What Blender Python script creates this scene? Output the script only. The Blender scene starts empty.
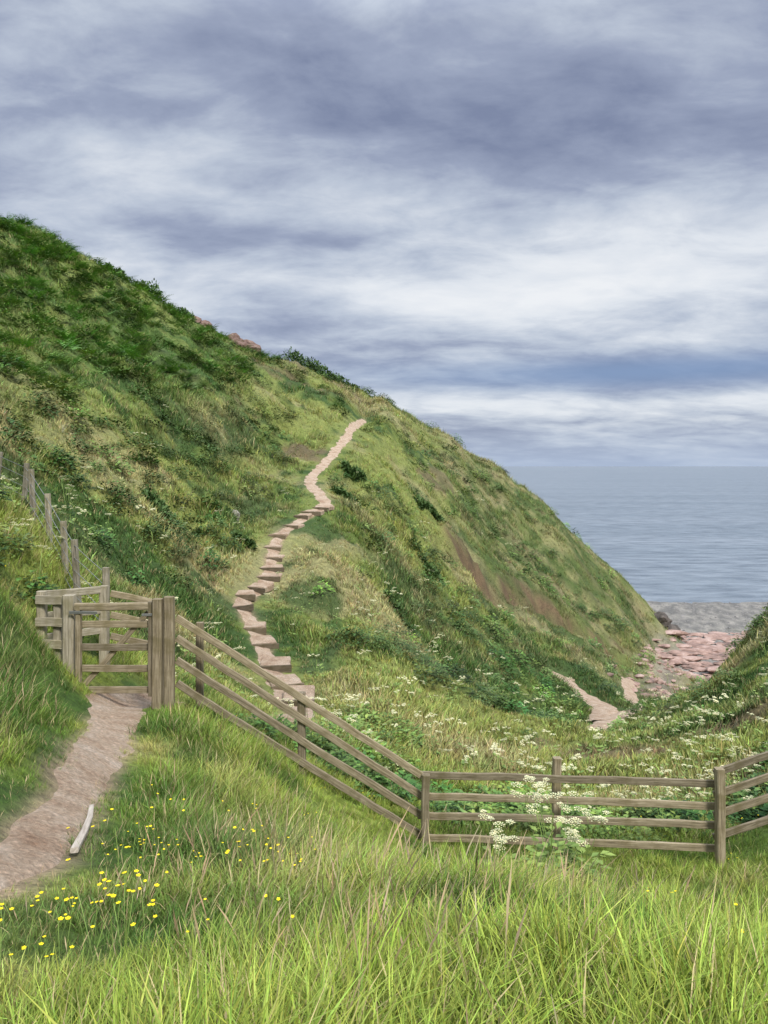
import bpy, math, random, time
import numpy as np
from mathutils import Vector, Matrix
random.seed(7)
rng = np.random.default_rng(11)
sc = bpy.context.scene
D = bpy.data

# ------------------------------------------------------------------ noise
TAB = np.random.default_rng(3).random((8, 256, 256)) * 2 - 1
def vnoise(x, y, s):
    t = TAB[s % 8]
    x = x + s * 17.31; y = y - s * 9.77
    xi = np.floor(x).astype(int); yi = np.floor(y).astype(int)
    fx = x - xi; fy = y - yi
    fx = fx*fx*(3-2*fx); fy = fy*fy*(3-2*fy)
    a = t[xi & 255, yi & 255]; b = t[(xi+1) & 255, yi & 255]
    c = t[xi & 255, (yi+1) & 255]; d = t[(xi+1) & 255, (yi+1) & 255]
    return (a*(1-fx)+b*fx)*(1-fy) + (c*(1-fx)+d*fx)*fy
def fbm(x, y, wl, octv=3, s=0):
    r = 0; amp = 1; tot = 0; c, sn = 0.8, 0.6
    for o in range(octv):
        r = r + amp*vnoise(x/wl, y/wl, s+o); tot += amp
        amp *= 0.55; wl *= 0.5
        x, y = c*x - sn*y, sn*x + c*y
    return r/tot
def sstep(a, b, v):
    t = np.clip((v-a)/(b-a), 0, 1); return t*t*(3-2*t)

# ------------------------------------------------------------------ terrain survey (metres, camera eye = 0)
CP = np.array([
 (0,0,-1.6),(0,2.4,-1.74),(-1.1,2.2,-1.62),(1.35,2.7,-1.96),(-1.8,3.6,-1.95),(-2.45,6.3,-2.49),(-3.35,9.6,-2.98),
 (-2.77,9.6,-3.02),(-1.09,10,-3.98),(.52,10,-4.88),(2.25,10,-5.05),(4.16,9.6,-4.98),(6.2,9.5,-4.3),(8,10,-3.7),
 (1,8,-4.55),(3,8,-4.75),(2.5,6.5,-4.05),(4,7.5,-4.65),(0,8,-4.05),(-1,9,-3.78),
 (0,6,-3.38),(1.54,5.5,-3.24),(-1.7,8.5,-3.2),(-1,5.8,-2.85),(-1.7,4.6,-2.28),(1.8,4.4,-2.82),(4,5.5,-3.9),
 (-2.5,4.8,-2.05),(-3.1,6,-1.95),(-3.75,8,-2.35),(-4.5,9,-1.6),(-4.35,9.9,-2.3),(-5.5,11,-1.1),(-6.5,14,-1.0),(-5.1,12.5,-2.0),
 (-4.0,10.6,-2.75),(-6.2,18,-3.0),(-4.6,14,-3.5),(-1.6,15,-4.9),(-3,20,-5.15),(-3.68,22.5,-4.9),(-4.5,25,-4.45),
 (-4.36,27.5,-4.2),(-4.36,30,-3.66),(-4.46,33,-2.96),(-3.9,36,-2.5),(-3.2,40,-1.87),(-4.3,46,-.84),(-3.8,54,.56),
 (-3.1,62,2.25),(-3,68,3.6),
 (-8.4,35,-1.55),(-8.9,24,-1.06),(-11,22,.46),(-17.5,35,5.3),(-13.3,36,3.1),(-30,60,18.4),(-24.7,75,17.8),(-18,55,9),
 (-12,50,4.3),(-16.8,90,13.5),(-9.6,55,2.6),(-7.1,65,3.9),(-7,100,10.9),(2.2,105,7.4),(1.56,75,1.56),(5.6,65,-4.56),
 (-2.5,103,9.4),(-.2,104,8.5),(9.3,108,4.0),(22.5,111,-4.9),(33.6,112,-15.4),(-11.7,96,12.6),(-2,85,6.0),(5,90,2.2),(18,98,-6.5),(27,100,-13.5),
 (1.04,50,-3.5),(-1.46,33,-4.0),(-1.06,24,-5.4),(1.9,40,-7),(1.03,22,-6.7),(9,60,-10.4),(5.7,38,-10.6),(21.6,85,-14.8),
 (17.4,62,-15.6),(29.9,90,-20.3),(16.6,110,-.6),(12.8,85,-7),(28.5,112,-10.8),(38.7,112,-20.2),(35.8,100,-24.5),
 (7.7,32,-11.4),(3.8,25,-8.2),(1.16,16,-6.1),(2.56,17,-6.7),(9,22,-7.8),(11.7,24,-7.6),(20,40,-8.0),(20.5,45,-12.0),
 (20.5,50,-15.6),(19,55,-17.2),(17.5,42,-12.7),(14.5,32,-9.6),(12,28,-9.4),(14,36,-11.4),(6,12,-5.2),(6.5,14,-5.4),(14,20,-4.6),(25,30,-3),(30,40,-2),(28,60,-19.3),(30,70,-21),(45,90,-23.6),
 (60,100,-24.3),(80,80,-10),(60,60,-8),(11,38,-12.7),(14,42,-13.4),
 (-40,80,21),(-30,100,16),(-17,112,12),(-8,128,10),(3,132,5),(19,135,-6),(32,133,-17),(44,130,-25.9),
 (-20,160,-8),(0,165,-22),(-40,170,-5),(30,160,-29),(60,157,-27.2),(60,180,-30),(0,210,-35),(-80,200,-10),
 (-60,60,30),(-60,20,16),(-30,20,7),(-20,0,4.5),(-10,0,1.2),(-5,3,-.6),(-5,-5,-.5),(0,-10,-1),(5,-5,-2.4),(8,2,-3.9),
 (6,5,-4.1),(10,10,-3.3),(10,-5,-2.6),(20,0,0),(40,0,6),(60,30,4),(-60,-40,25),(60,-40,12),(0,-50,6),
 (42,112,-24.6),(46,118,-24.9),(50,125,-25.2),(48,146,-25.95),(62,146,-25.95),(75,146,-25.9),(70,128,-25.2),(78,110,-22),(55,110,-24.6),
 (900,-700,60),(-900,-700,90),(0,-700,60),(900,400,-42),(-900,400,-42),(0,400,-42),(900,0,40),(-900,0,90),(150,40,12),
 (150,200,-35),(110,146,-26.2),(300,100,8),(300,300,-40),(-300,100,55),(-100,150,12),(300,-100,30),(-200,-100,50),
], float)
def W(x, y):
    return np.arcsinh(np.asarray(x, float)/8), np.arcsinh(np.asarray(y, float)/8)
cx, cy = W(CP[:, 0], CP[:, 1]); n = len(CP)
def phi(r2):
    return 0.5*r2*np.log(r2+1e-9)
K = phi((cx[:, None]-cx)**2+(cy[:, None]-cy)**2) + np.eye(n)*2e-4
Pm = np.c_[np.ones(n), cx, cy]
A = np.zeros((n+3, n+3)); A[:n, :n] = K; A[:n, n:] = Pm; A[n:, :n] = Pm.T
wts = np.linalg.solve(A, np.r_[CP[:, 2], 0, 0, 0])

P1 = [(-2.55,.6),(-2.3,2.2),(-1.92,3.7),(-2.12,5.0),(-2.45,6.3),(-2.85,8),(-3.3,9.6),(-3.3,11),(-2.6,13),(-1.7,15),(-2.2,17.5),(-3.0,20),
      (-3.68,22.5),(-4.6,25),(-4.3,27.5),(-4.36,30),(-4.46,33),(-3.9,36),(-3.1,40),(-4.4,46),(-3.8,54),(-3.1,62),(-2.7,69),(-2,78)]
P2 = [(4.6,24.5),(6.0,28.5),(8.2,32.5),(10.9,38),(13.4,41.5),(16.2,46),(17.0,52),(19.0,60),(21.5,66)]
P3 = [(10.7,38),(12.3,43.5),(11.4,50)]
def smooth_poly(P, step):
    P = [np.array(p, float) for p in P]
    P = [2*P[0]-P[1]] + P + [2*P[-1]-P[-2]]
    out = []
    for i in range(1, len(P)-2):
        m = max(2, int(np.linalg.norm(P[i+1]-P[i])/step))
        for k in range(m):
            t = k/m
            out.append(.5*((2*P[i])+(-P[i-1]+P[i+1])*t+(2*P[i-1]-5*P[i]+4*P[i+1]-P[i+2])*t*t+(-P[i-1]+3*P[i]-3*P[i+1]+P[i+2])*t**3))
    out.append(P[-2]); return np.array(out)
S1, S2, S3 = smooth_poly(P1, 1.0), smooth_poly(P2, 2.0), smooth_poly(P3, 2.0)
SCARP = smooth_poly([(4.5,55),(7,59),(10,62),(12.5,67),(16,68.5),(20.5,73),(25,80)], 2.0)
def pdist(x, y, P):
    best = np.full(np.shape(x), 1e9); side = np.zeros(np.shape(x))
    for a, b in zip(P[:-1], P[1:]):
        d = b-a; L2 = d@d
        t = np.clip(((x-a[0])*d[0]+(y-a[1])*d[1])/L2, 0, 1)
        ex = x-(a[0]+t*d[0]); ey = y-(a[1]+t*d[1])
        r = np.sqrt(ex*ex+ey*ey)
        s = np.sign(d[0]*ey-d[1]*ex)
        m = r < best
        best = np.where(m, r, best); side = np.where(m, s, side)
    return best, side
def scarpw(x, y): # strength of the slip varies along its length
    return .25+.75*sstep(-.35, .05, fbm(x, y, 3.0, 3, 6))

NX = NY = 760; AX = 4.0
tx = np.linspace(math.asinh(-900/AX), math.asinh(900/AX), NX)
ty = np.linspace(math.asinh(-700/AX), math.asinh(400/AX), NY)
gx, gy = np.meshgrid(np.sinh(tx)*AX, np.sinh(ty)*AX)   # [iy, ix]
fx, fy = gx.ravel(), gy.ravel()
H0 = np.zeros(fx.size)
wx, wy = W(fx, fy)
for s in range(0, fx.size, 20000):
    e = slice(s, s+20000)
    r2 = (wx[e, None]-cx)**2+(wy[e, None]-cy)**2
    H0[e] = phi(r2)@wts[:n] + wts[n] + wts[n+1]*wx[e] + wts[n+2]*wy[e]
H0 = np.clip(H0, -45, 110)
dcam = np.hypot(fx, fy)
pd1, _ = pdist(fx, fy, S1); pd2, _ = pdist(fx, fy, S2); pd3, _ = pdist(fx, fy, S3)
pd = np.minimum(pd1, np.minimum(pd2, pd3))
flat = sstep(0.4, 2.2, pd); beachf = sstep(-25.2, -22.5, H0)
far = sstep(12, 45, dcam)
crest = 1-.8*np.exp(-((fx+1)/9)**2-((fy-102)/22)**2)
crest *= 1-.25*sstep(85, 100, fy)
H = H0.copy()
H += flat*beachf*crest*(far*0.75*fbm(fx, fy, 13, 3, 1) + sstep(11, 24, dcam)*0.95*fbm(fx, fy, 3.8, 4, 2))
tus = np.abs(fbm(fx, fy, 1.5, 3, 4))
H += flat*(0.3+0.7*beachf)*crest*(0.05+0.45*sstep(10, 30, dcam))*(1-2.2*tus)*(dcam < 200)
H += flat*0.04*fbm(fx, fy, .45, 2, 5)*(dcam < 40)
sd, ss = pdist(fx+.8*fbm(fx, fy, 2.5, 3, 3), fy+.8*fbm(fx, fy, 2.5, 3, 5), SCARP)
H += 0.95*scarpw(fx, fy)*np.tanh(ss*sd/0.45)*np.exp(-(sd/3.0)**2)*(dcam < 120)
H -= 0.06*np.exp(-(pd1/0.3)**2)
HG = H.reshape(NY, NX)
def grid(G, x, y):
    u = (np.arcsinh(np.asarray(x, float)/AX)-tx[0])/(tx[1]-tx[0]); v = (np.arcsinh(np.asarray(y, float)/AX)-ty[0])/(ty[1]-ty[0])
    i = np.clip(u.astype(int), 0, NX-2); j = np.clip(v.astype(int), 0, NY-2); a = u-i; b = v-j
    return (G[j, i]*(1-a)+G[j, i+1]*a)*(1-b)+(G[j+1, i]*(1-a)+G[j+1, i+1]*a)*b
def HH(x, y): return grid(HG, np.atleast_1d(x), np.atleast_1d(y))
def h1(x, y): return float(HH(x, y)[0])
PDG = pd.reshape(NY, NX)
def scar_d(x, y): return pdist(x+.8*fbm(x, y, 2.5, 3, 3), y+.8*fbm(x, y, 2.5, 3, 5), SCARP)[0]

# ------------------------------------------------------------------ vegetation colour field
def lerp(a, b, t): return a*(1-t[:, None])+b*t[:, None]
def C3(*c): return np.array([c], float)
def tint(x, y, z, p):
    d = np.hypot(x, y)
    n1 = fbm(x, y, 16, 3, 1); n2 = fbm(x+7, y, 4, 3, 3); n3 = fbm(x, y+3, 1.1, 3, 5); n4 = fbm(x-y*.4, y, 8, 4, 6)
    near = lerp(C3(.145,.24,.042), C3(.29,.375,.07), sstep(-.35, .4, n2+n3*.8))
    dry = np.exp(-((x+.75+.15*(y-5))/.42)**2-((y-5.2)/1.6)**2)+.9*np.exp(-((x-2.2)/1.7)**2-((y-7.1)/.5)**2)+.7*np.exp(-((x+1.6)/.5)**2-((y-3)/1)**2)
    near = lerp(near, C3(.50,.43,.20), np.clip(sstep(.2, .6, n3*.8+.6*fbm(x, y, 2.0, 3, 7))*.55+dry*(.55+.6*n3), 0, .8))
    near = lerp(near, C3(.06,.135,.03), sstep(.02, .32, -n2*.5-.9*fbm(x, y, .8, 3, 1))*.75)
    hill = lerp(C3(.175,.25,.06), C3(.34,.385,.115), sstep(-.3, .3, n4+n3*.5))
    hill = lerp(hill, C3(.48,.43,.23), sstep(0.02, .36, n2*.8+n1*.5-.25*n3)*.7)
    hill = lerp(hill, C3(.06,.13,.035), sstep(.03, .28, -n4*.8-n3*.6)*.82)
    hill = lerp(hill, C3(.26,.19,.12), sstep(.33, .47, fbm(x, y, 5, 4, 0))*.8)
    br = sstep(-1, 5, z-1.0+4*n4)*sstep(-8, -16, x+3*n1)          # bracken on the upper left
    hill = lerp(hill, lerp(C3(.12,.22,.06), C3(.27,.345,.10), sstep(-.3, .3, n3+n2)), br*.8)
    spur = sstep(2, 10, x)*sstep(50, 65, y)
    hill = lerp(hill, lerp(C3(.15,.20,.065), C3(.39,.35,.19), sstep(-.2, .35, n2+n3)), spur*.65)
    c = lerp(near, hill, sstep(11, 17, d+n2*2))
    c = lerp(c, C3(.25,.16,.105), np.exp(-(scar_d(x, y)/.95)**2)*scarpw(x, y)*.95)
    return c
tc = tint(fx, fy, H, pd)*0.64
n3 = fbm(fx, fy, .7, 3, 2)
dirt = (1-sstep(.10, .32, pd1+n3*.15))*(fy > -4)
tc = lerp(tc, C3(.38,.28,.2), dirt*.9)
bare = sstep(.22, .42, n3*.6+fbm(fx, fy, 1.2, 2, 6)*.6-.08)*sstep(-.9, -1.6, fx)*sstep(4.2, 2.9, fy)*(fy > -3)
tc = lerp(tc, C3(.34,.25,.16), bare*.7)
bm_ = 1-sstep(-24.6, -23.6, H+fbm(fx, fy, 5, 3, 3)*.6)
tc = lerp(tc, lerp(C3(.16,.155,.155), C3(.32,.30,.285), sstep(-.4, .4, n3)), bm_)
sb = np.exp(-((fx-.355*fy-1.0-1.2*fbm(fx, fy, 7, 2, 1))/2.0)**2)*sstep(54, 66, fy)*sstep(112, 96, fy)   # stony stream bed
tc = lerp(tc, lerp(C3(.17,.145,.125), C3(.36,.31,.275), sstep(-.4, .4, n3)), sb*.9)
hb = sstep(.35, .47, fbm(fx, fy, 5, 4, 0))*(dcam > 17)
SBG = (sb+bm_+.7*hb).reshape(NY, NX)

# ------------------------------------------------------------------ material helpers
def mat(name):
    m = D.materials.new(name); m.use_nodes = True
    nt = m.node_tree; b = nt.nodes["Principled BSDF"]
    b.inputs["Specular IOR Level"].default_value = .2; b.inputs["Roughness"].default_value = .85
    return m, nt, b
def N(nt, t, **kw):
    nd = nt.nodes.new(t)
    for k, v in kw.items(): setattr(nd, k, v)
    return nd
def mixc(nt, fac, a, b, blend='MIX'):
    m = N(nt, 'ShaderNodeMix', data_type='RGBA', blend_type=blend)
    for sock, v in ((m.inputs[0], fac), (m.inputs[6], a), (m.inputs[7], b)):
        if hasattr(v, 'links') or hasattr(v, 'is_linked'): nt.links.new(v, sock)
        elif isinstance(v, (int, float)): sock.default_value = v
        else: sock.default_value = (*v, 1)
    return m.outputs[2]
def ramp(nt, src, stops):
    r = N(nt, 'ShaderNodeValToRGB'); e = r.color_ramp.elements
    while len(e) < len(stops): e.new(.5)
    for el, (p, c) in zip(e, stops):
        el.position = p; el.color = (*c, 1) if len(c) == 3 else c
    nt.links.new(src, r.inputs[0]); return r.outputs[0]
def noise(nt, scale, detail=4, rough=.6, vec=None, dist=0):
    nd = N(nt, 'ShaderNodeTexNoise'); nd.inputs['Scale'].default_value = scale; nd.inputs['Detail'].default_value = detail
    nd.inputs['Roughness'].default_value = rough; nd.inputs['Distortion'].default_value = dist
    if vec: nt.links.new(vec, nd.inputs['Vector'])
    return nd.outputs[0]
def bump(nt, b, src, strength, dist):
    bp = N(nt, 'ShaderNodeBump'); bp.inputs['Strength'].default_value = strength; bp.inputs['Distance'].default_value = dist
    nt.links.new(src, bp.inputs['Height']); nt.links.new(bp.outputs[0], b.inputs['Normal'])

def mesh_np(name, V, F, smooth=False):
    me = D.meshes.new(name); V = np.asarray(V, np.float32); F = np.asarray(F, np.int32)
    me.vertices.add(len(V)); me.vertices.foreach_set('co', V.ravel())
    k = F.shape[1]; me.loops.add(F.size); me.loops.foreach_set('vertex_index', F.ravel())
    me.polygons.add(len(F)); me.polygons.foreach_set('loop_start', np.arange(0, F.size, k, dtype=np.int32))
    try: me.polygons.foreach_set('loop_total', np.full(len(F), k, np.int32))
    except Exception: pass
    if smooth: me.polygons.foreach_set('use_smooth', np.ones(len(F), bool))
    me.update(calc_edges=True); return me
def add(name, me, mt=None, parent=None):
    o = D.objects.new(name, me); sc.collection.objects.link(o)
    if mt and me: me.materials.clear(); me.materials.append(mt)
    if parent: o.parent = parent
    return o
def empty(name, loc=(0, 0, 0)):
    e = D.objects.new(name, None); e.location = loc; e.empty_display_size = .3; sc.collection.objects.link(e); return e

# ------------------------------------------------------------------ terrain
idx = np.arange(NX*NY).reshape(NY, NX)
F = np.stack([idx[:-1, :-1], idx[:-1, 1:], idx[1:, 1:], idx[1:, :-1]], -1).reshape(-1, 4)
me = mesh_np('hillside_terrain', np.c_[fx, fy, H], F, True)
ca = me.color_attributes.new('tint', 'FLOAT_COLOR', 'POINT')
ca.data.foreach_set('color', np.c_[tc, np.ones(len(tc))].astype(np.float32).ravel())
m, nt, b = mat('turf_and_soil')
at = N(nt, 'ShaderNodeAttribute', attribute_name='tint'); geo = N(nt, 'ShaderNodeNewGeometry')
nz = noise(nt, 9, 5, .7, geo.outputs['Position']); nz2 = noise(nt, 1.3, 5, .7, geo.outputs['Position'])
c = mixc(nt, .75, at.outputs['Color'], ramp(nt, nz, [(.3, (.45,.45,.45)), (.7, (1.5,1.5,1.4))]), 'MULTIPLY')
c = mixc(nt, .6, c, ramp(nt, nz2, [(.3, (.5,.55,.5)), (.7, (1.4,1.35,1.3))]), 'MULTIPLY')
nt.links.new(c, b.inputs['Base Color']); bump(nt, b, nz, .8, .12)
add('hillside_terrain', me, m)

# ------------------------------------------------------------------ footpaths
m, nt, b = mat('red_earth_path'); dirt_mat = m
geo = N(nt, 'ShaderNodeNewGeometry')
a1 = noise(nt, 2.6, 7, .7, geo.outputs['Position']); a2 = noise(nt, 28, 5, .7, geo.outputs['Position'])
vo = N(nt, 'ShaderNodeTexVoronoi'); vo.inputs['Scale'].default_value = 22; nt.links.new(geo.outputs['Position'], vo.inputs['Vector'])
c = ramp(nt, a1, [(.3, (.38,.24,.155)), (.5, (.60,.45,.325)), (.70, (.72,.59,.47))])
c = mixc(nt, .65, c, ramp(nt, a2, [(.3, (.5,.5,.5)), (.7, (1.4,1.4,1.4))]), 'MULTIPLY')
c = mixc(nt, .5, c, ramp(nt, vo.outputs[0], [(.0, (1.3,1.25,1.25)), (.5, (.65,.65,.65))]), 'MULTIPLY')
nt.links.new(c, b.inputs['Base Color']); bump(nt, b, a2, 1.0, .06)
def strip(name, P, wfun, step, lift):
    Q = smooth_poly(P, step); T = np.gradient(Q, axis=0); T /= np.linalg.norm(T, axis=1)[:, None]
    Nn = np.c_[T[:, 1], -T[:, 0]]; K = 17; V = []
    L = np.r_[0, np.cumsum(np.linalg.norm(np.diff(Q, axis=0), axis=1))]
    for k in range(K):
        t = k/(K-1)*2-1
        w = np.array([wfun(q) for q in Q])*(1+.35*vnoise(L*1.1, L*0+(3 if t > 0 else 9), 2)+.3*vnoise(L*3.1, L*0+(3 if t > 0 else 9), 3))
        X = Q+Nn*(t*w)[:, None]; z = HH(X[:, 0], X[:, 1])
        V.append(np.c_[X, z+lift*(1-1.9*abs(t)**3)+.022*fbm(X[:, 0], X[:, 1], .25, 3, 4)])
    V = np.stack(V, 1); m_ = len(Q); ii = np.arange(m_*K).reshape(m_, K)
    F = np.stack([ii[:-1, :-1], ii[:-1, 1:], ii[1:, 1:], ii[1:, :-1]], -1).reshape(-1, 4)
    return add(name, mesh_np(name, V.reshape(-1, 3), F, True), dirt_mat)
def w1(q):
    y = q[1]
    return float(np.interp(y, [0, 3.2, 4.5, 6.3, 8, 9.6, 12, 16, 22, 36, 40, 46, 60, 78], [.3, .26, .19, .19, .25, .42, .4, .35, .26, .26, .42, .45, .4, .3]))
strip('footpath', P1, w1, .07, .035)
strip('footpath', P2, lambda q: .65, .5, .14)
strip('footpath', P3, lambda q: .9, .5, .15)

# ------------------------------------------------------------------ wood
def wood(name, dark, mid, light):
    m, nt, b = mat(name)
    tcn = N(nt, 'ShaderNodeTexCoord'); oi = N(nt, 'ShaderNodeObjectInfo')
    mp = N(nt, 'ShaderNodeMapping'); mp.inputs['Scale'].default_value = (1.2, 26, 26)
    nt.links.new(tcn.outputs['Object'], mp.inputs[0]); 
    ad = N(nt, 'ShaderNodeVectorMath', operation='ADD'); nt.links.new(mp.outputs[0], ad.inputs[0]); nt.links.new(oi.outputs['Location'], ad.inputs[1])
    g = noise(nt, 2.0, 6, .7, ad.outputs[0], .4)
    g2 = noise(nt, 5, 4, .6, tcn.outputs['Object'])
    c = ramp(nt, g, [(.28, dark), (.5, mid), (.75, light)])
    c = mixc(nt, ramp(nt, g2, [(.48, (0, 0, 0)), (.68, (.7,.7,.7))]), c, tuple(.6*v for v in mid[:2])+(mid[2]*.45,))
    c = mixc(nt, 1.0, c, ramp(nt, oi.outputs['Random'], [(0, (.72,.72,.72)), (1, (1.2,1.18,1.12))]), 'MULTIPLY')
    nt.links.new(c, b.inputs['Base Color']); bump(nt, b, g, .8, .012); return m
fence_wood = wood('weathered_timber', (.09,.07,.045), (.29,.24,.165), (.50,.43,.32))
grey_wood = wood('grey_timber', (.13,.115,.09), (.37,.33,.255), (.57,.52,.43))
dark_wood = wood('dark_timber', (.06,.048,.034), (.15,.12,.085), (.26,.215,.16))  # darker timber tone, used for the step risers
def beam(name, p0, p1, w, h, mt, parent, up=(0, 0, 1), jitter=.004, taper=1.0):
    p0 = Vector(p0); p1 = Vector(p1); L = (p1-p0).length; X = (p1-p0).normalized()
    Z = Vector(up); 
    if abs(X.dot(Z)) > .95: Z = Vector((0, 1, 0))
    Y = Z.cross(X).normalized(); Z = X.cross(Y)
    segs = max(2, int(L/.25)); bv = min(w, h)*.14
    prof = [(-w/2+bv, -h/2), (w/2-bv, -h/2), (w/2, -h/2+bv), (w/2, h/2-bv), (w/2-bv, h/2), (-w/2+bv, h/2), (-w/2, h/2-bv), (-w/2, -h/2+bv)]
    V = []; F = []
    R = random.Random(int(abs(p0.x*1000+p0.y*777+p1.z*991)))
    sag = R.uniform(-.01, .01)
    for i in range(segs+1):
        t = i/segs; s = 1+(taper-1)*t
        oy, oz = R.uniform(-jitter, jitter), R.uniform(-jitter, jitter)+sag*math.sin(math.pi*t)
        for a, c_ in prof: V.append((t*L, a*s+oy, c_*s+oz))
    for i in range(segs):
        for k in range(8):
            F.append((i*8+k, i*8+(k+1) % 8, (i+1)*8+(k+1) % 8, (i+1)*8+k))
    F.append(tuple(range(7, -1, -1))); F.append(tuple(segs*8+k for k in range(8)))
    me = D.meshes.new(name); me.from_pydata(V, [], F); me.update(); me.materials.append(mt)
    o = D.objects.new(name, me); sc.collection.objects.link(o)
    Mx = Matrix((X, Y, Z)).transposed().to_4x4(); Mx.translation = p0
    o.matrix_world = Mx
    if parent: o.parent = parent; 
    return o

rf = empty('rail_fence')
def post(parent, x, y, ztop, w=.11, name='post', mt=None, lean=(0, 0)):
    zb = h1(x, y)-.25
    return beam(name, (x, y, zb), (x+lean[0], y+lean[1], ztop), w, w, mt or fence_wood, parent, jitter=.004)
post(rf, -1.05, 9.93, -2.92, .10, 'post_2', lean=(-.015, 0)); post(rf, .52, 9.93, -3.98, .10, 'post_3', lean=(.02, 0))
post(rf, 2.25, 10.1, -3.83, .105, 'post_4', lean=(.02, .01)); post(rf, 4.16, 9.52, -3.74, .105, 'post_5', lean=(-.01, 0)); post(rf, 6.2, 9.5, -3.0, .105, 'post_6'); post(rf, 8.2, 10, -2.4, .105, 'post_7')
post(rf, -2.38, 9.95, -2.02, .09, 'post_1')
rails = [((-2.62, 9.72, -1.90), (.50, 10.02, -4.02)), ((.44, 10.03, -4.0), (4.2, 9.62, -3.97)), ((4.12, 9.62, -3.84), (6.25, 9.6, -3.13)), ((6.2, 9.61, -3.2), (8.2, 10.1, -2.6))]
for si, (a, b_) in enumerate(rails):
    for k in range(4):
        dz = .275*k
        r_ = random.uniform(-.025, .025); q_ = random.uniform(-.02, .02)
        beam(f'rail_{si+1}_{k+1}', (a[0], a[1]+.004*k, a[2]-dz+r_), (b_[0], b_[1]+.004*k, b_[2]-dz*(.97)+q_), .038, .09, fence_wood, rf, jitter=.006)

# ------------------------------------------------------------------ gate
gt = empty('wooden_gate')
GL, GR, gy0 = -3.83, -2.92, 9.66
post(gt, -3.97, 9.72, -1.63, .14, 'hinge_post', grey_wood)
post(gt, -2.83, 9.62, -1.66, .115, 'latch_post', fence_wood); post(gt, -2.695, 9.66, -1.64, .12, 'end_post', fence_wood)
beam('gate_stile_1', (GL, gy0, -2.88), (GL, gy0, -1.74), .06, .09, fence_wood, gt)
beam('gate_stile_2', (GR, gy0, -2.88), (GR, gy0, -1.70), .06, .09, fence_wood, gt)
beam('gate_top_rail', (GL-.04, gy0-.003, -1.76), (GR+.03, gy0-.003, -1.75), .075, .09, fence_wood, gt)
for k, zz in enumerate([-1.99, -2.27, -2.54, -2.81]):
    beam(f'gate_bar_{k+1}', (GL+.045, gy0+.01, zz), (GR-.045, gy0+.01, zz), .028, .085, fence_wood, gt)
beam('gate_brace', (GL+.05, gy0+.045, -2.76), (GR-.05, gy0+.045, -1.84), .03, .07, fence_wood, gt)
m, nt, b = mat('galvanised_steel'); b.inputs['Metallic'].default_value = .8; b.inputs['Base Color'].default_value = (.35,.35,.34, 1); b.inputs['Roughness'].default_value = .5
steel = m
beam('latch', (GR-.1, gy0-.055, -1.86), (GR+.12, gy0-.055, -1.86), .015, .03, steel, gt)
beam('hinge_strap', (GL-.1, gy0-.055, -1.83), (GL+.25, gy0-.055, -1.83), .01, .035, steel, gt)
sp = empty('gate_side_pen')
post(sp, -4.38, 9.85, -1.60, .11, 'post_1', grey_wood); post(sp, -3.93, 10.8, -1.68, .11, 'post_2', grey_wood); post(sp, -4.15, 9.80, -1.66, .1, 'post_3', grey_wood)
post(sp, -3.2, 11.0, -1.9, .1, 'post_4', fence_wood)
for k in range(3):
    beam(f'side_rail_{k+1}', (-4.42, 9.93, -1.66-.28*k), (-3.9, 10.88, -1.74-.28*k), .04, .10, grey_wood, sp)
    beam(f'front_rail_{k+1}', (-4.42, 9.775, -1.70-.28*k), (-4.02, 9.72, -1.70-.28*k), .035, .11, grey_wood, sp)
    beam(f'rear_rail_{k+1}', (-3.86, 10.87, -1.80-.30*k), (-3.16, 11.07, -2.0-.30*k), .04, .09, fence_wood, sp)

# ------------------------------------------------------------------ post-and-wire fence on the bank
wf = empty('wire_fence')
wp = [(-3.95, 10.95, -1.33), (-4.62, 11.7, -1.12), (-5.15, 12.5, -.88), (-5.72, 13.2, -.66), (-6.35, 14.0, -.5), (-7.1, 15.1, -.15), (-8.3, 16.4, .4)]
tops = []
for i, (x, y, zt) in enumerate(wp):
    lx = random.uniform(-.14, .14); zt = max(zt, h1(x, y)+.95)+random.uniform(-.12, .06)
    post(wf, x, y, zt, .085, f'post_{i+1}', grey_wood, lean=(lx, random.uniform(-.05, .05))); tops.append((x+lx*.8, y, zt))
for i in range(len(tops)-1):
    for k in range(5):
        a, b_ = tops[i], tops[i+1]
        beam(f'wire_{i+1}_{k+1}', (a[0], a[1]-.05, a[2]-.08-.19*k), (b_[0], b_[1]-.05, b_[2]-.08-.19*k), .008, .008, steel, wf, jitter=0)

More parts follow.
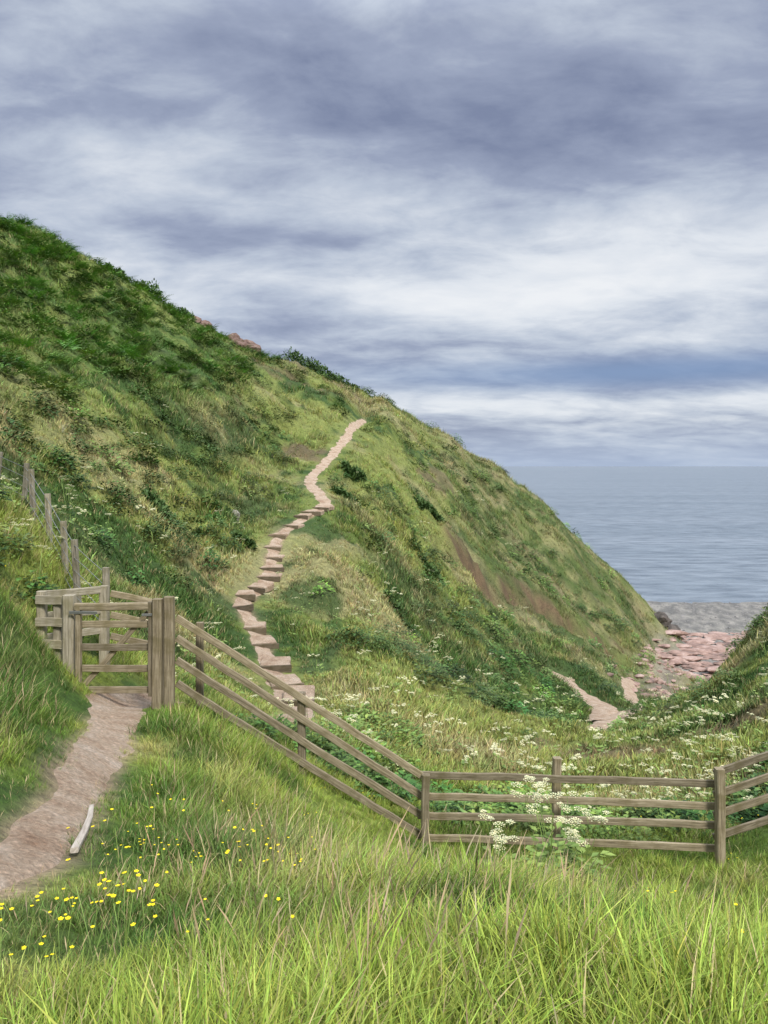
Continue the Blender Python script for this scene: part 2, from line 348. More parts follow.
# ------------------------------------------------------------------ timber steps
st = empty('path_steps')
Q = smooth_poly(P1, .1); T = np.gradient(Q, axis=0); T /= np.linalg.norm(T, axis=1)[:, None]
L = np.r_[0, np.cumsum(np.linalg.norm(np.diff(Q, axis=0), axis=1))]
l0 = L[np.argmin(abs(Q[:, 1]-16.5))]; l1 = L[np.argmin(abs(Q[:, 1]-38.5))]; s = l0; k = 0
while s < l1:
    i = int(np.searchsorted(L, s)); q = Q[i]+np.array([random.uniform(-.12, .12), 0]); t = T[i]
    w = random.uniform(.34, .5); zt = h1(*q)+random.uniform(.12, .18); yaw = random.uniform(-.25, .25)
    t2 = np.array([t[0]*math.cos(yaw)-t[1]*math.sin(yaw), t[0]*math.sin(yaw)+t[1]*math.cos(yaw)]); nn = np.array([t2[1], -t2[0]])
    a = q-nn*w; c_ = q+nn*w; k += 1
    beam(f'riser_{k}', (*a, zt-.1), (*c_, zt-.1+random.uniform(-.03, .03)), .06, .2, dark_wood, st)
    p0 = q+t2*.04; p1 = q+t2*random.uniform(.5, 1.1)
    beam(f'tread_{k}', (*p0, zt-.105), (*p1, zt-.08), 2*w*.93, .22, dirt_mat, st, jitter=.025)
    s += random.uniform(1.0, 1.9)

# driftwood plank
m_, nt, b = mat('bleached_wood'); tcn = N(nt, 'ShaderNodeTexCoord'); mp = N(nt, 'ShaderNodeMapping'); mp.inputs['Scale'].default_value = (2, 30, 30)
nt.links.new(tcn.outputs['Object'], mp.inputs[0]); g = noise(nt, 2, 6, .7, mp.outputs[0])
nt.links.new(ramp(nt, g, [(.3, (.3,.25,.2)), (.7, (.62,.56,.48))]), b.inputs['Base Color']); bump(nt, b, g, .6, .01)
beam('driftwood_plank', (-1.76, 4.4, h1(-1.76, 4.4)+.05), (-2.0, 5.3, h1(-2.0, 5.3)+.08), .045, .03, m_, None, jitter=.012, taper=.7)

# ------------------------------------------------------------------ plants
def tinted(name, attr_type='GEOMETRY'):
    m = D.materials.new(name); m.use_nodes = True; nt = m.node_tree; d = nt.nodes['Principled BSDF']
    at = N(nt, 'ShaderNodeAttribute', attribute_name='tint'); at.attribute_type = attr_type
    nt.links.new(at.outputs['Color'], d.inputs['Base Color'])
    d.inputs['Roughness'].default_value = .6; d.inputs['Specular IOR Level'].default_value = .2
    return m, nt, d, at
M_blades, _, _, _ = tinted('grass_blades')
def plant_mat(name, base=None, use_tint=True, root=.5):
    m, nt, d, at = tinted(name, 'INSTANCER')
    uv = N(nt, 'ShaderNodeUVMap'); sx = N(nt, 'ShaderNodeSeparateXYZ'); nt.links.new(uv.outputs[0], sx.inputs[0])
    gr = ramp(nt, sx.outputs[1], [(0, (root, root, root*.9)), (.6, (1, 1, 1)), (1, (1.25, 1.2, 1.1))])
    if use_tint: col = at.outputs['Color']
    else:
        rgb = N(nt, 'ShaderNodeRGB'); rgb.outputs[0].default_value = (*base, 1); col = rgb.outputs[0]
    c = mixc(nt, 1.0, col, gr, 'MULTIPLY')
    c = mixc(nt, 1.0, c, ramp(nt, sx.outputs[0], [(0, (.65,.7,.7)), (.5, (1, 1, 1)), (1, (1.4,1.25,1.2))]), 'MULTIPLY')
    nt.links.new(c, d.inputs['Base Color']); return m
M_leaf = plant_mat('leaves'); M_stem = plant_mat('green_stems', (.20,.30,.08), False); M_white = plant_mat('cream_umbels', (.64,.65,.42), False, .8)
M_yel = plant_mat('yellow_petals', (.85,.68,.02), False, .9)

# grass is one mesh of real blades per field
def blade_field(name, x, y, scl, col, nb, h, rad, w, lean, curl, segs, wind=(0.25, 0.0), head=False):
    n_ = len(x); rp = lambda a: np.repeat(a, nb, axis=0)
    X, Y, S = rp(x), rp(y), rp(scl); M_ = n_*nb
    a = rng.uniform(0, 6.2832, M_); rr = rad*np.sqrt(rng.random(M_))
    X = X+rr*S*np.cos(a); Y = Y+rr*S*np.sin(a); Z = HH(X, Y)-.02
    hh = h*S*rng.uniform(.45, 1.15, M_); ww = w*np.sqrt(S)*rng.uniform(.7, 1.3, M_)
    yaw = a+rng.normal(0, .7, M_); ang = rng.uniform(0, lean, M_)+.15*rr/rad; cu = rng.uniform(.15, curl, M_)
    fa = rng.uniform(0, 3.1416, M_); ex, ey = np.cos(fa), np.sin(fa)
    C = rp(col)*rng.uniform(.65, 1.32, (M_, 1))*rng.normal(1, .06, (M_, 3))
    if not head:
        dead = rng.random(M_) < .09
        C[dead] = np.array([.46,.39,.20])*rng.uniform(.6, 1.1, (dead.sum(), 1))
    V = np.empty((M_, segs+1, 2, 3), np.float32); CC = np.empty((M_, segs+1, 2, 4), np.float32); CC[..., 3] = 1
    wx_, wy_ = wind
    for i in range(segs+1):
        t = i/segs
        if head: k = .25 if t < .7 else (1.0 if t < .95 else .2)
        else: k = (1-t**1.7)+.04
        for s_, sg in ((0, -1), (1, 1)):
            V[:, i, s_, 0] = X+sg*ex*ww*k*.5; V[:, i, s_, 1] = Y+sg*ey*ww*k*.5; V[:, i, s_, 2] = Z
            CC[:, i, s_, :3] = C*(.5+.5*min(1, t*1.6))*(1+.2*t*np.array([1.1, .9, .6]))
        st_ = hh/segs; sa = np.sin(ang); X = X+(np.cos(yaw)*sa+wx_*t)*st_; Y = Y+(np.sin(yaw)*sa+wy_*t)*st_; Z = Z+np.cos(ang)*st_; ang = ang+cu/segs
    b0 = (np.arange(M_)*(segs+1)*2)[:, None, None]+(np.arange(segs)*2)[None, :, None]
    F = (b0+np.array([0, 1, 3, 2])[None, None, :]).reshape(-1, 4)
    me = mesh_np(name, V.reshape(-1, 3), F, False)
    ca = me.color_attributes.new('tint', 'FLOAT_COLOR', 'POINT'); ca.data.foreach_set('color', np.clip(CC, .003, .95).ravel())
    return add(name, me, M_blades)

class MB:
    def __init__(s): s.V = []; s.F = []; s.U = []; s.M = []
    def face(s, pts, us, mi=0):
        b0 = len(s.V); s.V += [tuple(p) for p in pts]; s.F.append(tuple(range(b0, b0+len(pts)))); s.U += us; s.M.append(mi)
    def blade(s, p, yaw, h, w, lean, curl, segs, r, mi=0, straightw=False):
        dx, dy = math.cos(yaw), math.sin(yaw); ex, ey = -dy, dx; pts = []
        x, y, z = p; ang = lean
        for i in range(segs+1):
            t = i/segs; ww = w*(1-t**1.6)*.5+.0004 if not straightw else w*.5
            pts.append(((x-ex*ww, y-ey*ww, z), (x+ex*ww, y+ey*ww, z), t))
            st = h/segs; x += dx*math.sin(ang)*st; y += dy*math.sin(ang)*st; z += math.cos(ang)*st; ang += curl/segs
        for a, b in zip(pts[:-1], pts[1:]):
            s.face((a[0], a[1], b[1], b[0]), [(r, a[2]), (r, a[2]), (r, b[2]), (r, b[2])], mi)
        return (x, y, z)
    def leaf(s, p, d, up, l, w, r, mi=0, t=.7):
        p = Vector(p); d = Vector(d).normalized(); sd = d.cross(Vector(up)); sd = sd.normalized() if sd.length > 1e-4 else Vector((1, 0, 0))
        n_ = sd.cross(d)
        s.face((p, p+d*l*.5+sd*w*.5+n_*w*.12, p+d*l, p+d*l*.5-sd*w*.5+n_*w*.12), [(r, t*.7), (r, t), (r, t), (r, t)], mi)
    def mesh(s, name, mats):
        me = D.meshes.new(name); me.from_pydata(s.V, [], s.F); uv = me.uv_layers.new(name='UVMap')
        uv.data.foreach_set('uv', np.array(s.U, np.float32).ravel()); me.polygons.foreach_set('material_index', s.M)
        for m in mats: me.materials.append(m)
        me.update(); return me
def weed(name, nl, r, h, ls):
    g = MB()
    for i in range(nl):
        a = random.uniform(0, 6.283); rr = r*math.sqrt(random.random()); z = h*(1-(rr/r)**2)*random.uniform(.25, 1.0)
        el = random.uniform(-.5, .5); aa = a+random.uniform(-1, 1)
        g.leaf((rr*math.cos(a), rr*math.sin(a), z), (math.cos(aa), math.sin(aa), el), (0, 0, 1), ls*random.uniform(.6, 1.3), ls*.55, random.random(), 0, .25+.75*z/h)
    return g.mesh(name, [M_leaf])
weeds = [weed('weed_clump', 90, .32, .4, .13) for _ in range(4)]
brambles = [weed('bramble_clump', 210, .75, .7, .15) for _ in range(4)]
def frond(name):
    g = MB()
    for f in range(6):
        yaw = f*1.05+random.uniform(-.3, .3); x = y = 0; z = 0; ang = random.uniform(.15, .5); Lf = random.uniform(.6, .95)
        for i in range(9):
            t = i/9; x += math.cos(yaw)*math.sin(ang)*Lf/9; y += math.sin(yaw)*math.sin(ang)*Lf/9; z += math.cos(ang)*Lf/9; ang += .14
            if i > 1:
                for sd in (-1, 1):
                    a2 = yaw+sd*1.2; l = .3*(1-t)+.04
                    g.leaf((x, y, z), (math.cos(a2), math.sin(a2), .1), (0, 0, 1), l, l*.4, random.random(), 0, .5+.5*t)
    return g.mesh(name, [M_leaf])
ferns = [frond('bracken_frond') for _ in range(3)]
def umbel(g, c, R0, nf, fs, mi):
    for i in range(nf):
        a = i*2.399; rr = R0*math.sqrt((i+.5)/nf); z = c[2]-rr*rr/R0*.35
        p = Vector((c[0]+rr*math.cos(a), c[1]+rr*math.sin(a), z+random.uniform(-.004, .004)))
        for q in range(2):
            b0 = random.uniform(0, 6.28); s_ = fs*random.uniform(.6, 1.1)
            g.face([p+Vector((s_*math.cos(b0+k*1.2566), s_*math.sin(b0+k*1.2566), .004*q)) for k in range(5)], [(random.random(), .8)]*5, mi)
def parsley(name, hgt, nst, R0, nf, fs, nleaf=20, ls=.12):
    g = MB()
    for s_ in range(nst):
        a = random.uniform(0, 6.28); hh = hgt*random.uniform(.6, 1.05)
        e = g.blade((0, 0, 0), a, hh, .011, random.uniform(.05, .3), .2, 4, .5, 1, True)
        for b_ in range(random.randint(1, 3)):
            ya = random.uniform(0, 6.28); q = g.blade((e[0]*.75, e[1]*.75, e[2]*.78), ya, hh*.25, .006, .6, -.3, 3, .5, 1, True)
            umbel(g, q, R0*random.uniform(.5, .8), nf*2//3, fs, 0)
        for r_ in range(9):
            g.blade((e[0], e[1], e[2]-.05), r_*.7, .06, .003, .7, .1, 1, .5, 1, True)
        umbel(g, e, R0, nf, fs, 0)
    for i in range(nleaf):
        a = random.uniform(0, 6.28); z = random.uniform(.05, hgt*.6); rr = random.uniform(.02, .24)
        g.leaf((rr*math.cos(a), rr*math.sin(a), z), (math.cos(a), math.sin(a), random.uniform(-.3, .4)), (0, 0, 1), ls*random.uniform(.6, 1.3), ls*.6, random.random(), 1, .7)
    return g.mesh(name, [M_white, M_stem])
pars = [parsley('cow_parsley_stem', .6, 2, .055, 11, .014, 10) for _ in range(3)]
def butter(name, col):
    g = MB()
    for s_ in range(3):
        a = random.uniform(0, 6.28); e = g.blade((random.uniform(-.08, .08), random.uniform(-.08, .08), 0), a, random.uniform(.14, .30), .003, .15, .3, 3, .5, 1, True)
        for k in range(5):
            b_ = k*1.2566; g.leaf(e, (math.cos(b_), math.sin(b_), .45), (0, 0, 1), .011, .011, random.random(), 0, .9)
    return g.mesh(name, [col, M_stem])
butts = [butter('buttercup', M_yel) for _ in range(3)]

def scatter(name, protos, x, y, scl, col, lean=.12):
    n_ = len(x); z = HH(x, y)
    me = D.meshes.new(name); me.vertices.add(n_); me.vertices.foreach_set('co', np.c_[x, y, z].astype(np.float32).ravel())
    a = me.attributes.new('tint', 'FLOAT_COLOR', 'POINT'); a.data.foreach_set('color', np.c_[np.clip(col, .005, .9), np.ones(n_)].astype(np.float32).ravel())
    a = me.attributes.new('rot', 'FLOAT_VECTOR', 'POINT')
    a.data.foreach_set('vector', np.c_[rng.normal(0, lean, n_), rng.normal(0, lean, n_), rng.uniform(0, 6.283, n_)].astype(np.float32).ravel())
    a = me.attributes.new('scl', 'FLOAT', 'POINT'); a.data.foreach_set('value', scl.astype(np.float32))
    a = me.attributes.new('pick', 'INT', 'POINT'); a.data.foreach_set('value', rng.integers(0, len(protos), n_).astype(np.int32))
    o = D.objects.new(name, me); sc.collection.objects.link(o)
    col_ = D.collections.new(name+'_plants')
    for i, pm in enumerate(protos):
        col_.objects.link(D.objects.new(f'{name}_{i:02d}', pm))
    ng = D.node_groups.new(name+'_scatter', 'GeometryNodeTree')
    ng.interface.new_socket('Geometry', in_out='INPUT', socket_type='NodeSocketGeometry'); ng.interface.new_socket('Geometry', in_out='OUTPUT', socket_type='NodeSocketGeometry')
    gi = ng.nodes.new('NodeGroupInput'); go = ng.nodes.new('NodeGroupOutput'); ip = ng.nodes.new('GeometryNodeInstanceOnPoints')
    ci = ng.nodes.new('GeometryNodeCollectionInfo'); ci.inputs['Collection'].default_value = col_; ci.inputs['Separate Children'].default_value = True; ci.inputs['Reset Children'].default_value = True
    def na(nm, dt):
        q = ng.nodes.new('GeometryNodeInputNamedAttribute'); q.data_type = dt; q.inputs['Name'].default_value = nm; return q.outputs[0]
    lk = ng.links.new; lk(gi.outputs[0], ip.inputs['Points']); lk(ci.outputs[0], ip.inputs['Instance']); ip.inputs['Pick Instance'].default_value = True
    lk(na('pick', 'INT'), ip.inputs['Instance Index']); lk(na('rot', 'FLOAT_VECTOR'), ip.inputs['Rotation']); lk(na('scl', 'FLOAT'), ip.inputs['Scale'])
    lk(ip.outputs[0], go.inputs[0])
    o.modifiers.new('scatter', 'NODES').node_group = ng
    return o
def jit(c, amt=.12):
    return c*(1+rng.normal(0, amt, (len(c), 1)))*(1+rng.normal(0, amt*.4, c.shape))
def wedge(n_, d0, d1, mode, th=.72):
    d = rng.uniform(d0, d1, n_) if mode == 'lin' else d0*(d1/d0)**rng.random(n_)
    a = rng.uniform(-th, th, n_); return d*np.sin(a), d*np.cos(a)
GB = bare.reshape(NY, NX)
# near grass
x, y = wedge(36000, 1.1, 15, 'lin', .78); p = grid(PDG, x, y)
lawn = sstep(-.4, -1.3, x+fbm(x, y, 1, 2, 3)*.4)*sstep(6, 4, y)
pw = np.interp(y, [0, 3.2, 4.5, 6.3, 8, 9.6, 12, 16], [.3, .25, .18, .18, .24, .40, .38, .35])
keep = (p > pw*(.75+.45*vnoise(x*3, y*3, 2))) & (rng.random(len(x)) > .75*grid(GB, x, y)); x, y, p, lawn = x[keep], y[keep], p[keep], lawn[keep]
d = np.hypot(x, y)
clump = fbm(x, y, 1.0, 3, 2)
s_ = np.clip(.78+1.0*clump, .35, 1.75)*rng.uniform(.7, 1.25, len(x))*(1-.6*lawn)*(.35+.65*sstep(.2, .8, p))*(1-.38*sstep(5, 8, y)*sstep(-1.5, 0, x))
tn = jit(tint(x, y, HH(x, y), p), .15)
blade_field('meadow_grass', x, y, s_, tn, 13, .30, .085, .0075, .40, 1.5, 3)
k_ = (rng.random(len(x)) < .17) & (fbm(x, y, 2.5, 2, 1) > -.2)
blade_field('grass_seed_heads', x[k_], y[k_], np.clip(s_[k_]*1.3, .3, 1.5), np.tile(C3(.42,.34,.21), (k_.sum(), 1)), 2, .34, .05, .0065, .25, .5, 4, head=True)
# hill tussocks
x, y = wedge(64000, 13, 135, 'log', .60); z = HH(x, y); p = grid(PDG, x, y); d = np.hypot(x, y)
keep = (p > .36+.006*d) & (z > -24.4) & ~((scar_d(x, y) < .95) & (rng.random(len(x)) < .9*scarpw(x, y))) & (rng.random(len(x)) > 1.1*grid(SBG, x, y)); x, y, z, p, d = x[keep], y[keep], z[keep], p[keep], d[keep]
s_ = np.interp(d, [13, 30, 60, 130], [.5, .8, 1.05, 1.4])*rng.uniform(.5, 1.4, len(x))*np.clip(.8+.9*fbm(x, y, 3, 2, 2), .35, 1.5)*(.4+.6*sstep(.4, 1.5, p))
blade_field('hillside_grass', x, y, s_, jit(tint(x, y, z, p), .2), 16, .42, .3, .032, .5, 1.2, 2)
# weeds, bramble & bracken
x, y = wedge(5200, 11, 115, 'log', .60); z = HH(x, y); p = grid(PDG, x, y); d = np.hypot(x, y)
keep = (p > 1.0) & (z > -23.5) & (grid(SBG, x, y) < .3) & (scar_d(x, y) > 1.1) & (fbm(x, y, 6, 3, 5)+.4*fbm(x, y, 1.5, 2, 1) > .07); x, y, z, d = x[keep], y[keep], z[keep], d[keep]
wc = lerp(C3(.065,.14,.035), C3(.17,.28,.065), sstep(-.3, .3, fbm(x, y, 3, 2, 4)))
scatter('broadleaf_weeds', weeds, x, y, np.interp(d, [11, 40, 120], [.7, 1.3, 2.0])*rng.uniform(.5, 1.4, len(x)), jit(wc, .25))
x, y = wedge(3600, 22, 112, 'log', .58); z = HH(x, y); p = grid(PDG, x, y); d = np.hypot(x, y)
keep = (p > 1.6) & (z > -22.5) & (scar_d(x, y) > 1.5) & (fbm(x, y, 5, 3, 7)+.3*vnoise(x, y, 5) > .2) & (grid(SBG, x, y) < .3); x, y, z, d = x[keep], y[keep], z[keep], d[keep]
scatter('bramble_thicket', brambles, x, y, np.interp(d, [20, 60, 110], [.6, 1.0, 1.5])*rng.uniform(.5, 1.3, len(x)), jit(lerp(C3(.055,.105,.032), C3(.12,.19,.06), rng.random(len(x))), .2))
x, y = wedge(8000, 20, 110, 'log', .62); z = HH(x, y); d = np.hypot(x, y); n4 = fbm(x-y*.4, y, 8, 4, 6)
keep = (sstep(-1, 5, z-1.0+4*n4)*sstep(-8, -16, x+3*fbm(x, y, 16, 3, 1)) > .5); x, y, z, d = x[keep], y[keep], z[keep], d[keep]
scatter('bracken', ferns, x, y, np.interp(d, [20, 60, 110], [.8, 1.3, 1.7])*rng.uniform(.7, 1.2, len(x)), jit(np.tile(C3(.185,.33,.085), (len(x), 1)), .25))
# umbels
x, y = wedge(2200, 12, 85, 'log', .62); z = HH(x, y); p = grid(PDG, x, y); d = np.hypot(x, y)
keep = (p > .7) & (z > -24) & (fbm(x, y, 7, 2, 2)+1.1*vnoise(x, y, 3) > .1); x, y, d = x[keep], y[keep], d[keep]
scatter('cow_parsley_drift', pars, x, y, np.interp(d, [12, 40, 90], [.8, 1.1, 1.8])*rng.uniform(.5, 1.25, len(x)), np.tile(C3(.1,.2,.05), (len(x), 1)))
# buttercups
n_ = 170; x = rng.normal(-1.3, .4, n_); y = rng.normal(3.8, .9, n_); p = grid(PDG, x, y)
k_ = (p > .4) & (y > 2.2) & (vnoise(x*2.2, y*2.2, 4) > -.3); x, y = x[k_], y[k_]
x2, y2 = wedge(40, 2.5, 12, 'lin', .55); k_ = grid(PDG, x2, y2) > .5
x = np.r_[x, x2[k_]]; y = np.r_[y, y2[k_]]
scatter('buttercups', butts, x, y, rng.uniform(.6, 1.1, len(x)), np.tile(C3(.1,.2,.05), (len(x), 1)))

for (px, py, hg) in ((1.85, 8.6, 1.0), (2.3, 8.9, .8), (1.4, 8.8, .7), (2.0, 9.1, .95)):
    o = add('cow_parsley', parsley('cow_parsley', hg, 6, .07, 24, .011, 70, .13)); o.location = (px, py, h1(px, py)-.02)

# ------------------------------------------------------------------ shrubs
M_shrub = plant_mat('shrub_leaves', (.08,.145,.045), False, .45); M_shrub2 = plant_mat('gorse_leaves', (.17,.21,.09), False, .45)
def shrub(x, y, R0, hgt, mt, ls=.16, nl=1200):
    g = MB(); blobs = [(random.uniform(-.7, .7)*R0, random.uniform(-.6, .6)*R0, random.uniform(.15, .5)*hgt, random.uniform(.25, .5)) for _ in range(10)]
    for k in range(6):
        b_ = blobs[k]; e = Vector(b_[:3]); g.blade((0, 0, -.1), math.atan2(e.y, e.x), e.length, .05, .5, .2, 3, .2, 0, True)
    for i in range(nl):
        b_ = random.choice(blobs); v = Vector((random.gauss(0, 1), random.gauss(0, 1), random.gauss(0, 1))).normalized()*random.uniform(.5, 1.1)
        rr = b_[3]*R0; dx_, dy_ = b_[0]+v.x*rr, b_[1]+v.y*rr
        gz = h1(x+dx_, y+dy_)-h1(x, y)
        p = Vector((dx_, dy_, gz+max(.0, b_[2]+v.z*rr*hgt/R0*.8)))
        d_ = (v+Vector((random.uniform(-1, 1), random.uniform(-1, 1), random.uniform(-.6, 1)))).normalized()
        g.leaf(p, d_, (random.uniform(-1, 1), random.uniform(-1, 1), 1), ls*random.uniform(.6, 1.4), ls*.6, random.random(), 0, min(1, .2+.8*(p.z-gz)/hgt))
    o = add('shrub', g.mesh('shrub', [mt])); o.location = (x, y, h1(x, y)-.05); return o
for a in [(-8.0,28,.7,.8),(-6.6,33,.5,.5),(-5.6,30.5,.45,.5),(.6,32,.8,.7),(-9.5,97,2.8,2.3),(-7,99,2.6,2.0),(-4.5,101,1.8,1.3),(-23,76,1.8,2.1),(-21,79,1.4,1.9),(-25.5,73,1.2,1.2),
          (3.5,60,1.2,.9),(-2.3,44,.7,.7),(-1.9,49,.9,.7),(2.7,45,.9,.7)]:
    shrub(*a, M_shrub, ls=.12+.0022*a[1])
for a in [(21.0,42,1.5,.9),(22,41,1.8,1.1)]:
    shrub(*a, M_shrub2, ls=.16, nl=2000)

# ------------------------------------------------------------------ rocks
def rockmat(name, c1, c2, c3, sc_=1.6):
    m, nt, b = mat(name); geo = N(nt, 'ShaderNodeNewGeometry'); g = noise(nt, sc_, 6, .7, geo.outputs['Position'])
    nt.links.new(ramp(nt, g, [(.3, c1), (.5, c2), (.7, c3)]), b.inputs['Base Color']); bump(nt, b, g, 1, .2); return m
red = rockmat('red_sandstone', (.08,.05,.042), (.20,.13,.105), (.32,.24,.2)); redL = rockmat('wet_shore_rock', (.12,.09,.08), (.36,.24,.20), (.56,.43,.38), .5)
import bmesh
def rock_geo(bm, c, s, sq=(1, 1, .6)):
    r = bmesh.ops.create_icosphere(bm, subdivisions=2, radius=1)
    ax = [Vector((random.gauss(0, 1), random.gauss(0, 1), random.gauss(0, 1))).normalized() for _ in range(6)]
    for v in r['verts']:
        q = v.co.copy()
        for a_ in ax:
            dd = q.dot(a_)
            if dd > .55: q -= a_*(dd-.55)*.85
        q *= random.uniform(.94, 1.06)
        v.co = Vector((c[0]+q.x*s*sq[0], c[1]+q.y*s*sq[1], c[2]+q.z*s*sq[2]))
def rocks(name, items, mt):
    bm = bmesh.new()
    for c, s, sq in items: rock_geo(bm, c, s, sq)
    me = D.meshes.new(name); bm.to_mesh(me); bm.free(); return add(name, me, mt)
def at_(x, y, s, sq=(1, 1, .6), up=.0): return ((x, y, h1(x, y)+up), s, sq)
rocks('rock_outcrop', [at_(-16.6+random.uniform(-1.4, 1.4), 89+random.uniform(-1.5, 1.5), random.uniform(.9, 1.5), (1, 1, .8), .6) for _ in range(8)], red)
rocks('rock_outcrop', [at_(-19.5+random.uniform(-1.0, 1.0), 83.5+random.uniform(-1.5, 1.5), random.uniform(.6, 1.0), (1, 1, .8), .4) for _ in range(6)], red)
rocks('rock_outcrop', [at_(39.5+random.uniform(-1.5, 2.0), 110+random.uniform(-3, 3), random.uniform(.7, 1.5), (1, 1, .9), .1) for _ in range(9)], rockmat('dark_sea_rock', (.05,.045,.04), (.11,.095,.085), (.2,.17,.15)))
rocks('boulder', [at_(-6.6, 33.5, .4, (1, .8, 1.1), .2), at_(-6.2, 33.2, .3)], rockmat('lichen_rock', (.12,.11,.1), (.26,.25,.2), (.38,.36,.30)))
it = []
for _ in range(330):   # flat red slabs at the head of the beach
    y = 86+random.random()*28; x = y*.36+random.uniform(-1, 15)
    if h1(x, y) < -22.6: it.append(at_(x, y, random.uniform(.2, .8)*random.choice((1, 1, 2.0)), (1.7, 1, .3), .03))
for _ in range(240):   # stream bed
    y = 56+random.random()*36; x = y*.355+1.0+random.gauss(0, 1.5)
    it.append(at_(x, y, random.uniform(.12, .45), (1.3, 1, .55), .03))
rocks('shore_rocks', it, redL)
rocks('pebble_bank', [at_(random.uniform(40, 78), random.uniform(106, 146), random.uniform(.1, .26)) for _ in range(1000)], rockmat('grey_shingle', (.13,.13,.13), (.26,.25,.245), (.40,.37,.35), 3))

# ------------------------------------------------------------------ sea
m, nt, b = mat('sea_water'); b.inputs['Roughness'].default_value = .3; b.inputs['Specular IOR Level'].default_value = .38
geo = N(nt, 'ShaderNodeNewGeometry')
def seanoise(sx_, sy_, det, d_=.3):
    mp = N(nt, 'ShaderNodeMapping'); mp.inputs['Scale'].default_value = (sx_, sy_, 1); nt.links.new(geo.outputs['Position'], mp.inputs[0]); return noise(nt, 1, det, .65, mp.outputs[0], d_)
g = seanoise(.10, .30, 6); g2 = seanoise(.003, .02, 5); g3 = seanoise(.09, .22, 8)
c = mixc(nt, 1.0, (.150,.182,.215), ramp(nt, g2, [(.35, (.78,.83,.86)), (.65, (1.2,1.18,1.17))]), 'MULTIPLY')
c = mixc(nt, .9, c, ramp(nt, g3, [(.36, (.6,.65,.7)), (.60, (1.5,1.46,1.42))]), 'MULTIPLY')
nt.links.new(c, b.inputs['Base Color']); bump(nt, b, g, 1.0, 1.5)
add('sea', mesh_np('sea', [(-60000, -60000, -26), (60000, -60000, -26), (60000, 60000, -26), (-60000, 60000, -26)], [(0, 1, 2, 3)]), m)

# ------------------------------------------------------------------ world
w = D.worlds.new("World"); sc.world = w; w.use_nodes = True; nt = w.node_tree; nt.nodes.clear()
out = N(nt, 'ShaderNodeOutputWorld'); bg = N(nt, 'ShaderNodeBackground')
SE, SA = math.radians(48), math.radians(150)   # azimuth clockwise from +Y
sky = N(nt, 'ShaderNodeTexSky', sky_type='NISHITA'); sky.sun_disc = False; sky.sun_elevation = SE; sky.sun_rotation = SA
tcn = N(nt, 'ShaderNodeTexCoord'); dirv = tcn.outputs['Generated']
sx = N(nt, 'ShaderNodeSeparateXYZ'); nt.links.new(dirv, sx.inputs[0])
def M(op, a, b_=None, c_=None, clamp=False):
    q = N(nt, 'ShaderNodeMath', operation=op); q.use_clamp = clamp
    for i, v in enumerate((a, b_, c_)):
        if v is None: continue
        if isinstance(v, (int, float)): q.inputs[i].default_value = v
        else: nt.links.new(v, q.inputs[i])
    return q.outputs[0]
zz = M('MAXIMUM', sx.outputs[2], 0.0); den = M('ADD', zz, .20)
cv = N(nt, 'ShaderNodeCombineXYZ'); nt.links.new(M('DIVIDE', sx.outputs[0], den), cv.inputs[0]); nt.links.new(M('DIVIDE', sx.outputs[1], den), cv.inputs[1])
mpv = N(nt, 'ShaderNodeMapping'); mpv.inputs['Scale'].default_value = (1.15, 1.7, 1); mpv.inputs['Rotation'].default_value = (0, 0, math.radians(14)); nt.links.new(cv.outputs[0], mpv.inputs[0])
nA = noise(nt, 1.0, 6, .55, mpv.outputs[0], .5); nB = noise(nt, 3.4, 8, .6, mpv.outputs[0], .35); nC = noise(nt, 7.5, 6, .6, mpv.outputs[0], .2)
cloud = M('ADD', M('ADD', M('MULTIPLY', nA, .60), M('MULTIPLY', nB, .34)), M('MULTIPLY', nC, .08))
def blob(cx_, cz_, rx, rz, amp, rot=0.0):
    dx = M('SUBTRACT', sx.outputs[0], cx_); dz = M('SUBTRACT', sx.outputs[2], cz_)
    dz = M('SUBTRACT', dz, M('MULTIPLY', dx, rot))
    r = M('ADD', M('POWER', M('ABSOLUTE', M('DIVIDE', dx, rx)), 2), M('POWER', M('ABSOLUTE', M('DIVIDE', dz, rz)), 2))
    return M('MULTIPLY', M('POWER', 2.718, M('MULTIPLY', r, -1)), amp)
br_ = cloud
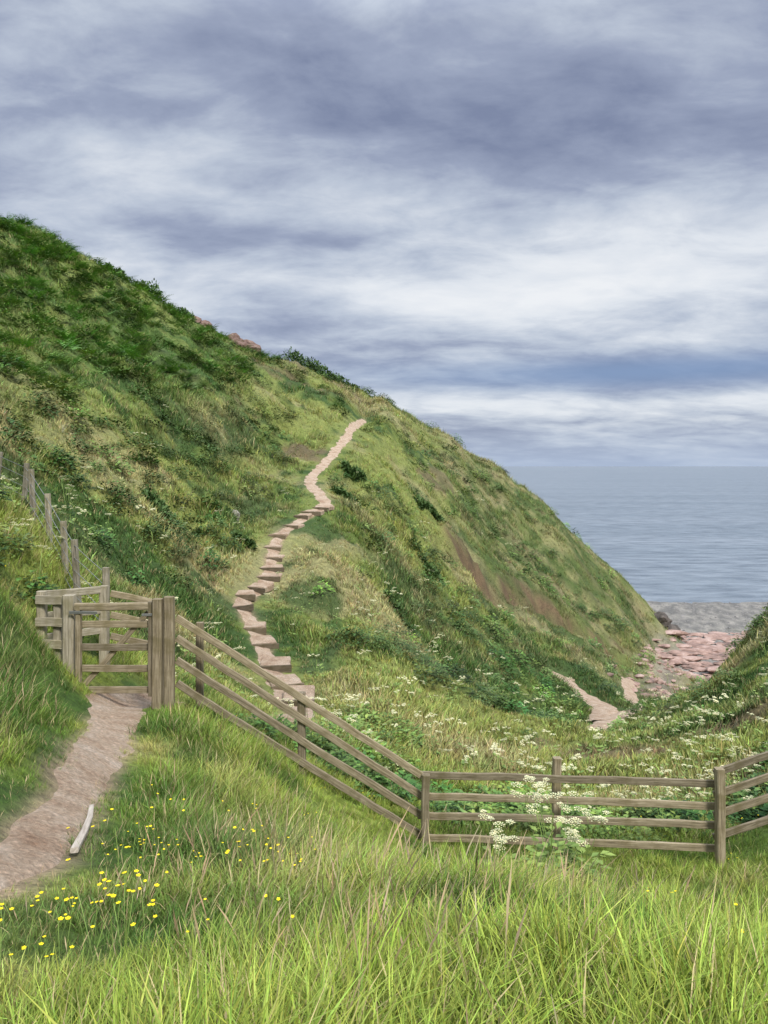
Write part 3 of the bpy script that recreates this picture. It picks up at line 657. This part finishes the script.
for a in [(.30,.24,.34,.075,.20,0),(.05,.20,.25,.035,.10,0),(.15,.39,.55,.055,-.15,-.12),(-.35,.47,.16,.05,.13,0),(-.08,.28,.16,.018,-.12,0),(-.1,.18,.16,.025,-.04,0),(.30,.080,.34,.018,.20,0),(.33,.115,.26,.018,-.13,0),(-.2,.35,.25,.05,.05,0),(.1,.5,.6,.05,-.04,0)]:
    br_ = M('ADD', br_, blob(*a))
cl = ramp(nt, br_, [(.33, (.215,.255,.385)), (.46, (.34,.39,.525)), (.56, (.52,.58,.69)), (.69, (.77,.81,.87)), (.81, (.89,.91,.94))])
bl = blob(.33, .115, .34, .020, .7)
cl = mixc(nt, bl, cl, (.23,.35,.58))
hz = ramp(nt, zz, [(0, (1, 1, 1)), (.055, (0, 0, 0))])
cl = mixc(nt, M('MULTIPLY', hz, .8), cl, (.44,.54,.72))
skc = mixc(nt, 1.0, sky.outputs[0], (.10,.10,.10), 'MULTIPLY')
fin = mixc(nt, .94, skc, cl)
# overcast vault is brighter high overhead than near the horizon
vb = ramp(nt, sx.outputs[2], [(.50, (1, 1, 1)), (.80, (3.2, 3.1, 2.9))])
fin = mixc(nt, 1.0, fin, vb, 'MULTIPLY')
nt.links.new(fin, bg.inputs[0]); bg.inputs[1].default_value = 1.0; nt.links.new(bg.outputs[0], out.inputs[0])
# ------------------------------------------------------------------ sun
sl = D.lights.new('sun', 'SUN'); sl.energy = 3.5; sl.angle = math.radians(11); sl.color = (1, .96, .88)
so = D.objects.new('sun', sl); sc.collection.objects.link(so)
sd3 = Vector((math.sin(SA)*math.cos(SE), math.cos(SA)*math.cos(SE), math.sin(SE)))
so.rotation_euler = sd3.to_track_quat('Z', 'Y').to_euler()
# ------------------------------------------------------------------ camera
cam = D.cameras.new('camera'); co = D.objects.new('camera', cam); sc.collection.objects.link(co); sc.camera = co
co.location = (0, 0, 0); co.rotation_euler = (math.radians(90), 0, 0)
cam.sensor_width = 36; cam.lens = 27.07; cam.shift_y = -.0449; cam.clip_end = 200000; cam.clip_start = .05
sc.view_settings.view_transform = 'Standard'; sc.view_settings.look = 'None'; sc.view_settings.exposure = 0
